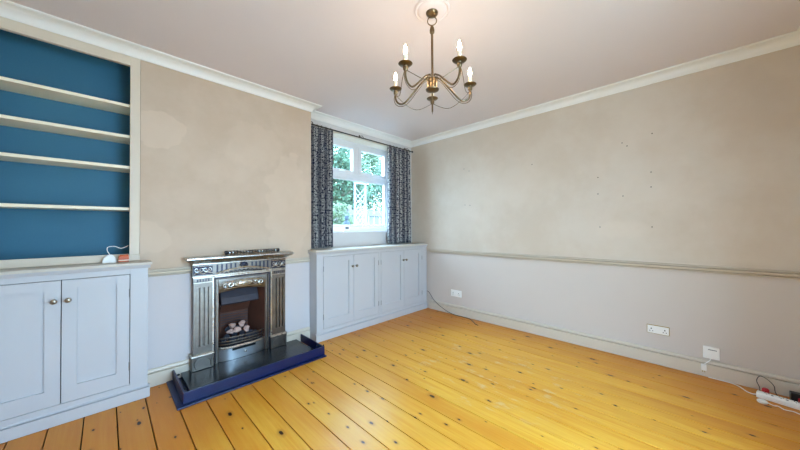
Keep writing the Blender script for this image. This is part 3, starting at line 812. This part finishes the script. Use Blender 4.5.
box(XR-.0325, XR-.029, -.190, -.140, .232, .237).build('lid_seam', 'grey_plastic', jb)
lead = MB().tube(bez([(XR-.022, -.155, .162), (XR-.026, -.150, .145), (XR-.032, -.130, .122), (XR-.034, -.118, .108)], 6), .0035, 6)
lead.build('lead', 'white_plastic', jb, smooth=True)
pl = box(XR-.052, XR-.024, -.130, -.098, .058, .108).build('plug', 'white_plastic', jb, bevel=.005)
for q in (-.006, .006): box(XR-.042, XR-.036, -.114+q-.002, -.114+q+.002, .042, .058).build('pin', 'brass_yellow', pl)
# extension lead
ps = thing('power_strip', (3.335, -.51, 0), 'long white extension strip on the floor by the skirting', 'power strip')
import mathutils
def strip_pt(t, off, z):
    a = Vector((3.362, -.378)); b = Vector((3.300, -.660)); d = (b-a).normalized(); n_ = Vector((d.y, -d.x))
    p = a+d*t*(b-a).length+n_*off; return (p.x, p.y, z)
m = MB().rings([[strip_pt(t, -.028, .002), strip_pt(t, .028, .002), strip_pt(t, .028, .032), strip_pt(t, .022, .040), strip_pt(t, -.022, .040), strip_pt(t, -.028, .032)] for t in (0, 1)])
m.build('body', 'white_plastic', ps, bevel=.004)
for k in range(4):
    t = .16+k*.22
    for off, dt in ((.008, 0), (-.008, .03), (-.008, -.03)):
        MB().lathe([(.004, .0395), (.004, .0412)], strip_pt(t+dt, off, 0), 8).build('pin_hole', 'black_plastic', ps)
    MB().lathe([(.006, .0395), (.006, .043)], strip_pt(t+.09, .012, 0), 10).build('switch', 'red_plastic' if k == 9 else 'grey_plastic', ps)
rp = thing('red_plug', (3.40, -.425, .0), 'small red plug behind the white extension strip', 'plug')
MB().lathe([(.016, .012), (.018, .020), (.018, .052), (.012, .058)], (3.405, -.425, 0), 14).build('body', 'red_plastic', rp, smooth=True)
MB().lathe([(.012, .001), (.012, .012)], (3.405, -.425, 0), 10).build('base', 'black_plastic', rp, smooth=True)
bp = thing('black_plug', (3.385, -.56, .0), 'black power adaptor behind the extension strip at the frame edge', 'plug')
box(3.392, 3.440, -.60, -.535, .001, .075).build('body', 'black_plastic', bp, bevel=.005)
box(3.386, 3.393, -.60, -.565, .015, .05).build('label_panel', 'red_plastic', bp)
cl = thing('black_cable', (3.46, -.44, 0), 'thin black cable looping up against the skirting', 'cable')
MB().tube(bez([(3.425, -.40, .006), (3.47, -.405, .03), (3.488, -.393, .072), (3.488, -.410, .112), (3.488, -.445, .098), (3.486, -.474, .062), (3.47, -.478, .025), (3.44, -.49, .006), (3.45, -.53, .006)], 6), .0022, 6).build('flex', 'black_plastic', cl, smooth=True)
fp_ = thing('white_plug', (3.25, -.405, 0), 'white plug with coiled flex on the floor in front of the strip', 'plug')
MB().lathe([(.022, .001), (.026, .006), (.026, .014), (.020, .020), (.002, .021)], (3.262, -.392, 0), 16).build('body', 'white_plastic', fp_, smooth=True)
MB().tube(bez([(3.262, -.41, .012), (3.245, -.44, .008), (3.262, -.46, .005), (3.235, -.485, .004), (3.242, -.52, .004), (3.226, -.545, .004)], 6), .003, 6).build('flex', 'white_plastic', fp_, smooth=True)
wc_ = thing('white_cable', (3.46, -.30, 0), 'white cable running along the skirting to the extension strip', 'cable')
MB().tube(bez([(XR-.026, -.14, .005), (XR-.028, -.20, .005), (XR-.032, -.26, .005), (3.462, -.30, .005), (3.425, -.318, .005), (3.39, -.335, .005), (3.372, -.360, .006), (3.366, -.374, .012)], 6), .0035, 6).build('flex', 'white_plastic', wc_, smooth=True)
bc_ = thing('aerial_cable', (3.48, 2.4, 0), 'dark cable drooping from the window cabinet to the floor', 'cable')
MB().tube(bez([(3.490, 2.842, .270), (3.492, 2.79, .243), (3.493, 2.70, .142), (3.490, 2.53, .052), (3.487, 2.37, .008), (3.484, 2.20, .005), (3.470, 2.09, .006), (3.42, 2.01, .005), (3.34, 1.92, .004), (3.318, 1.87, .004)], 7), .0038, 6).build('flex', 'black_plastic', bc_, smooth=True)

# adaptor and amber packet on the alcove cabinet
ad = thing('white_adaptor', (.04, 2.95, 1.0), 'white power adaptor with thin lead on the alcove cabinet top', 'adaptor')
MB().rings([[(-.02, 2.955, 1.0015), (.055, 2.955, 1.0015), (.055, 2.992, 1.0015), (-.02, 2.992, 1.0015)], [(-.012, 2.957, 1.035), (.05, 2.957, 1.035), (.05, 2.990, 1.035), (-.012, 2.990, 1.035)], [(.012, 2.962, 1.060), (.035, 2.962, 1.060), (.035, 2.985, 1.060), (.012, 2.985, 1.060)]]).build('body', 'white_plastic', ad, bevel=.004)
MB().tube(bez([(.022, 2.972, 1.058), (.008, 2.972, 1.09), (.012, 2.972, 1.115), (.047, 2.975, 1.119), (.079, 2.98, 1.103), (.11, 3.0, 1.114), (.121, 3.05, 1.12)], 6), .0025, 6).build('lead', 'white_plastic', ad, smooth=True)
am = thing('amber_packet', (.09, 2.965, 1.0), 'small amber orange packet beside the white adaptor', 'packet')
MB().rings([[(.066, 2.955, 1.0015), (.122, 2.955, 1.0015), (.122, 2.985, 1.0015), (.066, 2.985, 1.0015)], [(.066, 2.955, 1.040), (.122, 2.955, 1.044), (.122, 2.985, 1.044), (.066, 2.985, 1.040)], [(.074, 2.96, 1.054), (.118, 2.96, 1.056), (.118, 2.98, 1.056), (.074, 2.98, 1.054)]]).build('carton', 'amber', am, bevel=.002)
box(.066, .122, 2.954, 2.9555, 1.012, 1.018).build('label_strip', 'cream', am)

# ------------------------------------------------------------------ garden outside the window
GZ = -0.30
struct(box(-6, 22, 3.5, 26, GZ-.1, GZ).build('ground', 'lawn'))
# paler fence to the right, with posts
fn = thing('garden_fence', (7, 9.0, GZ), 'pale close-boarded garden fence seen through the window', 'fence')
for k in range(54):
    xx = 4.4+k*.15; h = 1.95+.01*math.sin(k*1.7)
    box(xx, xx+.135, 9.0+.012*(k % 2), 9.02+.012*(k % 2), GZ+.06, h).build('board', 'fence', fn)
for z in (GZ+.4, 1.0, 1.72): box(4.35, 12.6, 8.94, 9.0, z, z+.09).build('rail', 'fence', fn)
for k in range(5): box(4.35+k*2.0, 4.45+k*2.0, 8.86, 8.94, GZ, 2.1).build('post', 'fence', fn)
tr = thing('trellis', (4.75, 6.2, GZ), 'tall white diamond-lattice trellis outside the window', 'trellis')
tx0, tx1, tz0, tz1 = 4.60, 4.99, GZ, 2.46
MB().box(tx0, tx0+.035, 6.18, 6.22, tz0, tz1).box(tx1-.035, tx1, 6.18, 6.22, tz0, tz1).box(tx0+.035, tx1-.035, 6.18, 6.22, tz1-.035, tz1).box(tx0+.035, tx1-.035, 6.18, 6.22, .35, .385).build('frame', 'white_wood', tr)
wdt = tx1-tx0-.07
for k in range(15):
    z = .42+k*.145
    for s in (0, 1):
        za, zb = (z, z+wdt) if s == 0 else (z+wdt, z)
        if max(za, zb) > tz1-.04: continue
        yy = 6.19+.012*s
        MB().rings([[(tx0+.036, yy, za-.012), (tx0+.036, yy+.01, za-.012), (tx0+.036, yy+.01, za+.012), (tx0+.036, yy, za+.012)], [(tx1-.036, yy, zb-.012), (tx1-.036, yy+.01, zb-.012), (tx1-.036, yy+.01, zb+.012), (tx1-.036, yy, zb+.012)]]).build('slat', 'white_wood', tr)
st = thing('garden_fountain', (4.92, 7.0, GZ), 'blue-grey tiered stone garden ornament outside the window', 'ornament')
MB().lathe([(.28, 0), (.28, .5), (.20, .55), (.14, .65), (.14, 1.15), (.30, 1.22)], (4.92, 7.0, GZ), 18).build('pedestal', 'bluestone', st, smooth=True)
MB().lathe([(.12, 1.22), (.34, 1.28), (.38, 1.36), (.34, 1.37), (.10, 1.33)], (4.92, 7.0, GZ), 20).build('bowl', 'bluestone', st, smooth=True)
MB().lathe([(.10, 1.33), (.12, 1.45), (.08, 1.55), (.11, 1.62), (.09, 1.72), (.04, 1.76), (.07, 1.82), (.05, 1.90), (.005, 1.93)], (4.92, 7.0, GZ), 14).build('finial', 'bluestone', st, smooth=True)

def tree(name, c, h, crown, nleaf, leaf, mat, label, group, seed):
    rnd = random.Random(seed)
    t = thing(name, c, label, 'tree' if h > 2.5 else 'shrub', group)
    trunk = [(c[0]+.1*math.sin(k), c[1], c[2]+h*.62*k/6) for k in range(7)]
    MB().tube(trunk, [.13-.012*k for k in range(7)], 8).build('trunk', 'bark', t, smooth=True)
    mb = MB()
    for k in range(7):
        a = rnd.uniform(0, 2*PI); e = rnd.uniform(.3, 1.0)
        p0 = Vector(trunk[3+k % 4]); p1 = p0+Vector((math.cos(a)*crown[0]*.7, math.sin(a)*crown[1]*.7, crown[2]*.5*e))
        mb.tube([p0, (p0+p1)/2+Vector((0, 0, .1)), p1], [.05, .035, .015], 6)
    mb.build('branches', 'bark', t, smooth=True)
    cz = c[2]+h-crown[2]; lf = MB()
    clumps = []
    for k in range(46):
        while True:
            v = Vector((rnd.uniform(-1, 1), rnd.uniform(-1, 1), rnd.uniform(-1, 1)))
            if .25 < v.length < 1: break
        clumps.append((Vector((c[0]+v.x*crown[0], c[1]+v.y*crown[1], cz+v.z*crown[2])), rnd.uniform(.22, .42)*crown[0]))
    for k in range(nleaf):
        q, r = clumps[rnd.randrange(len(clumps))]
        p = q+Vector((rnd.gauss(0, .5), rnd.gauss(0, .5), rnd.gauss(0, .5)))*r
        d = Vector((rnd.uniform(-1, 1), rnd.uniform(-1, 1), rnd.uniform(-.7, .7))).normalized()
        e = d.orthogonal().normalized(); L = leaf*rnd.uniform(.6, 1.3)
        i = lf.add([p, p+d*L*.5+e*L*.28, p+d*L, p+d*L*.5-e*L*.28]); lf.f.append(tuple(i))
    lf.build('foliage', mat, t)
tree('garden_tree', (7.0, 10.9, GZ), 6.0, (1.5, 1.1, 2.2), 9000, .2, 'leaf', 'leafy green tree left of the trellis beyond the window', 'trees beyond the window', 1)
tree('garden_tree', (11.5, 11.4, GZ), 6.4, (1.5, 1.1, 2.3), 9000, .2, 'leaf', 'leafy green tree right of the trellis behind the pale fence', 'trees beyond the window', 2)
tree('garden_tree', (13.2, 18.0, GZ), 9.0, (3.0, 1.8, 3.4), 9000, .3, 'leaf2', 'tall pale green tree farthest back beyond the window', 'trees beyond the window', 3)
tree('garden_shrub', (5.35, 8.0, GZ), 2.3, (.55, .3, .6), 2200, .10, 'leaf2', 'pale blossoming shrub beside the garden ornament', None, 4)
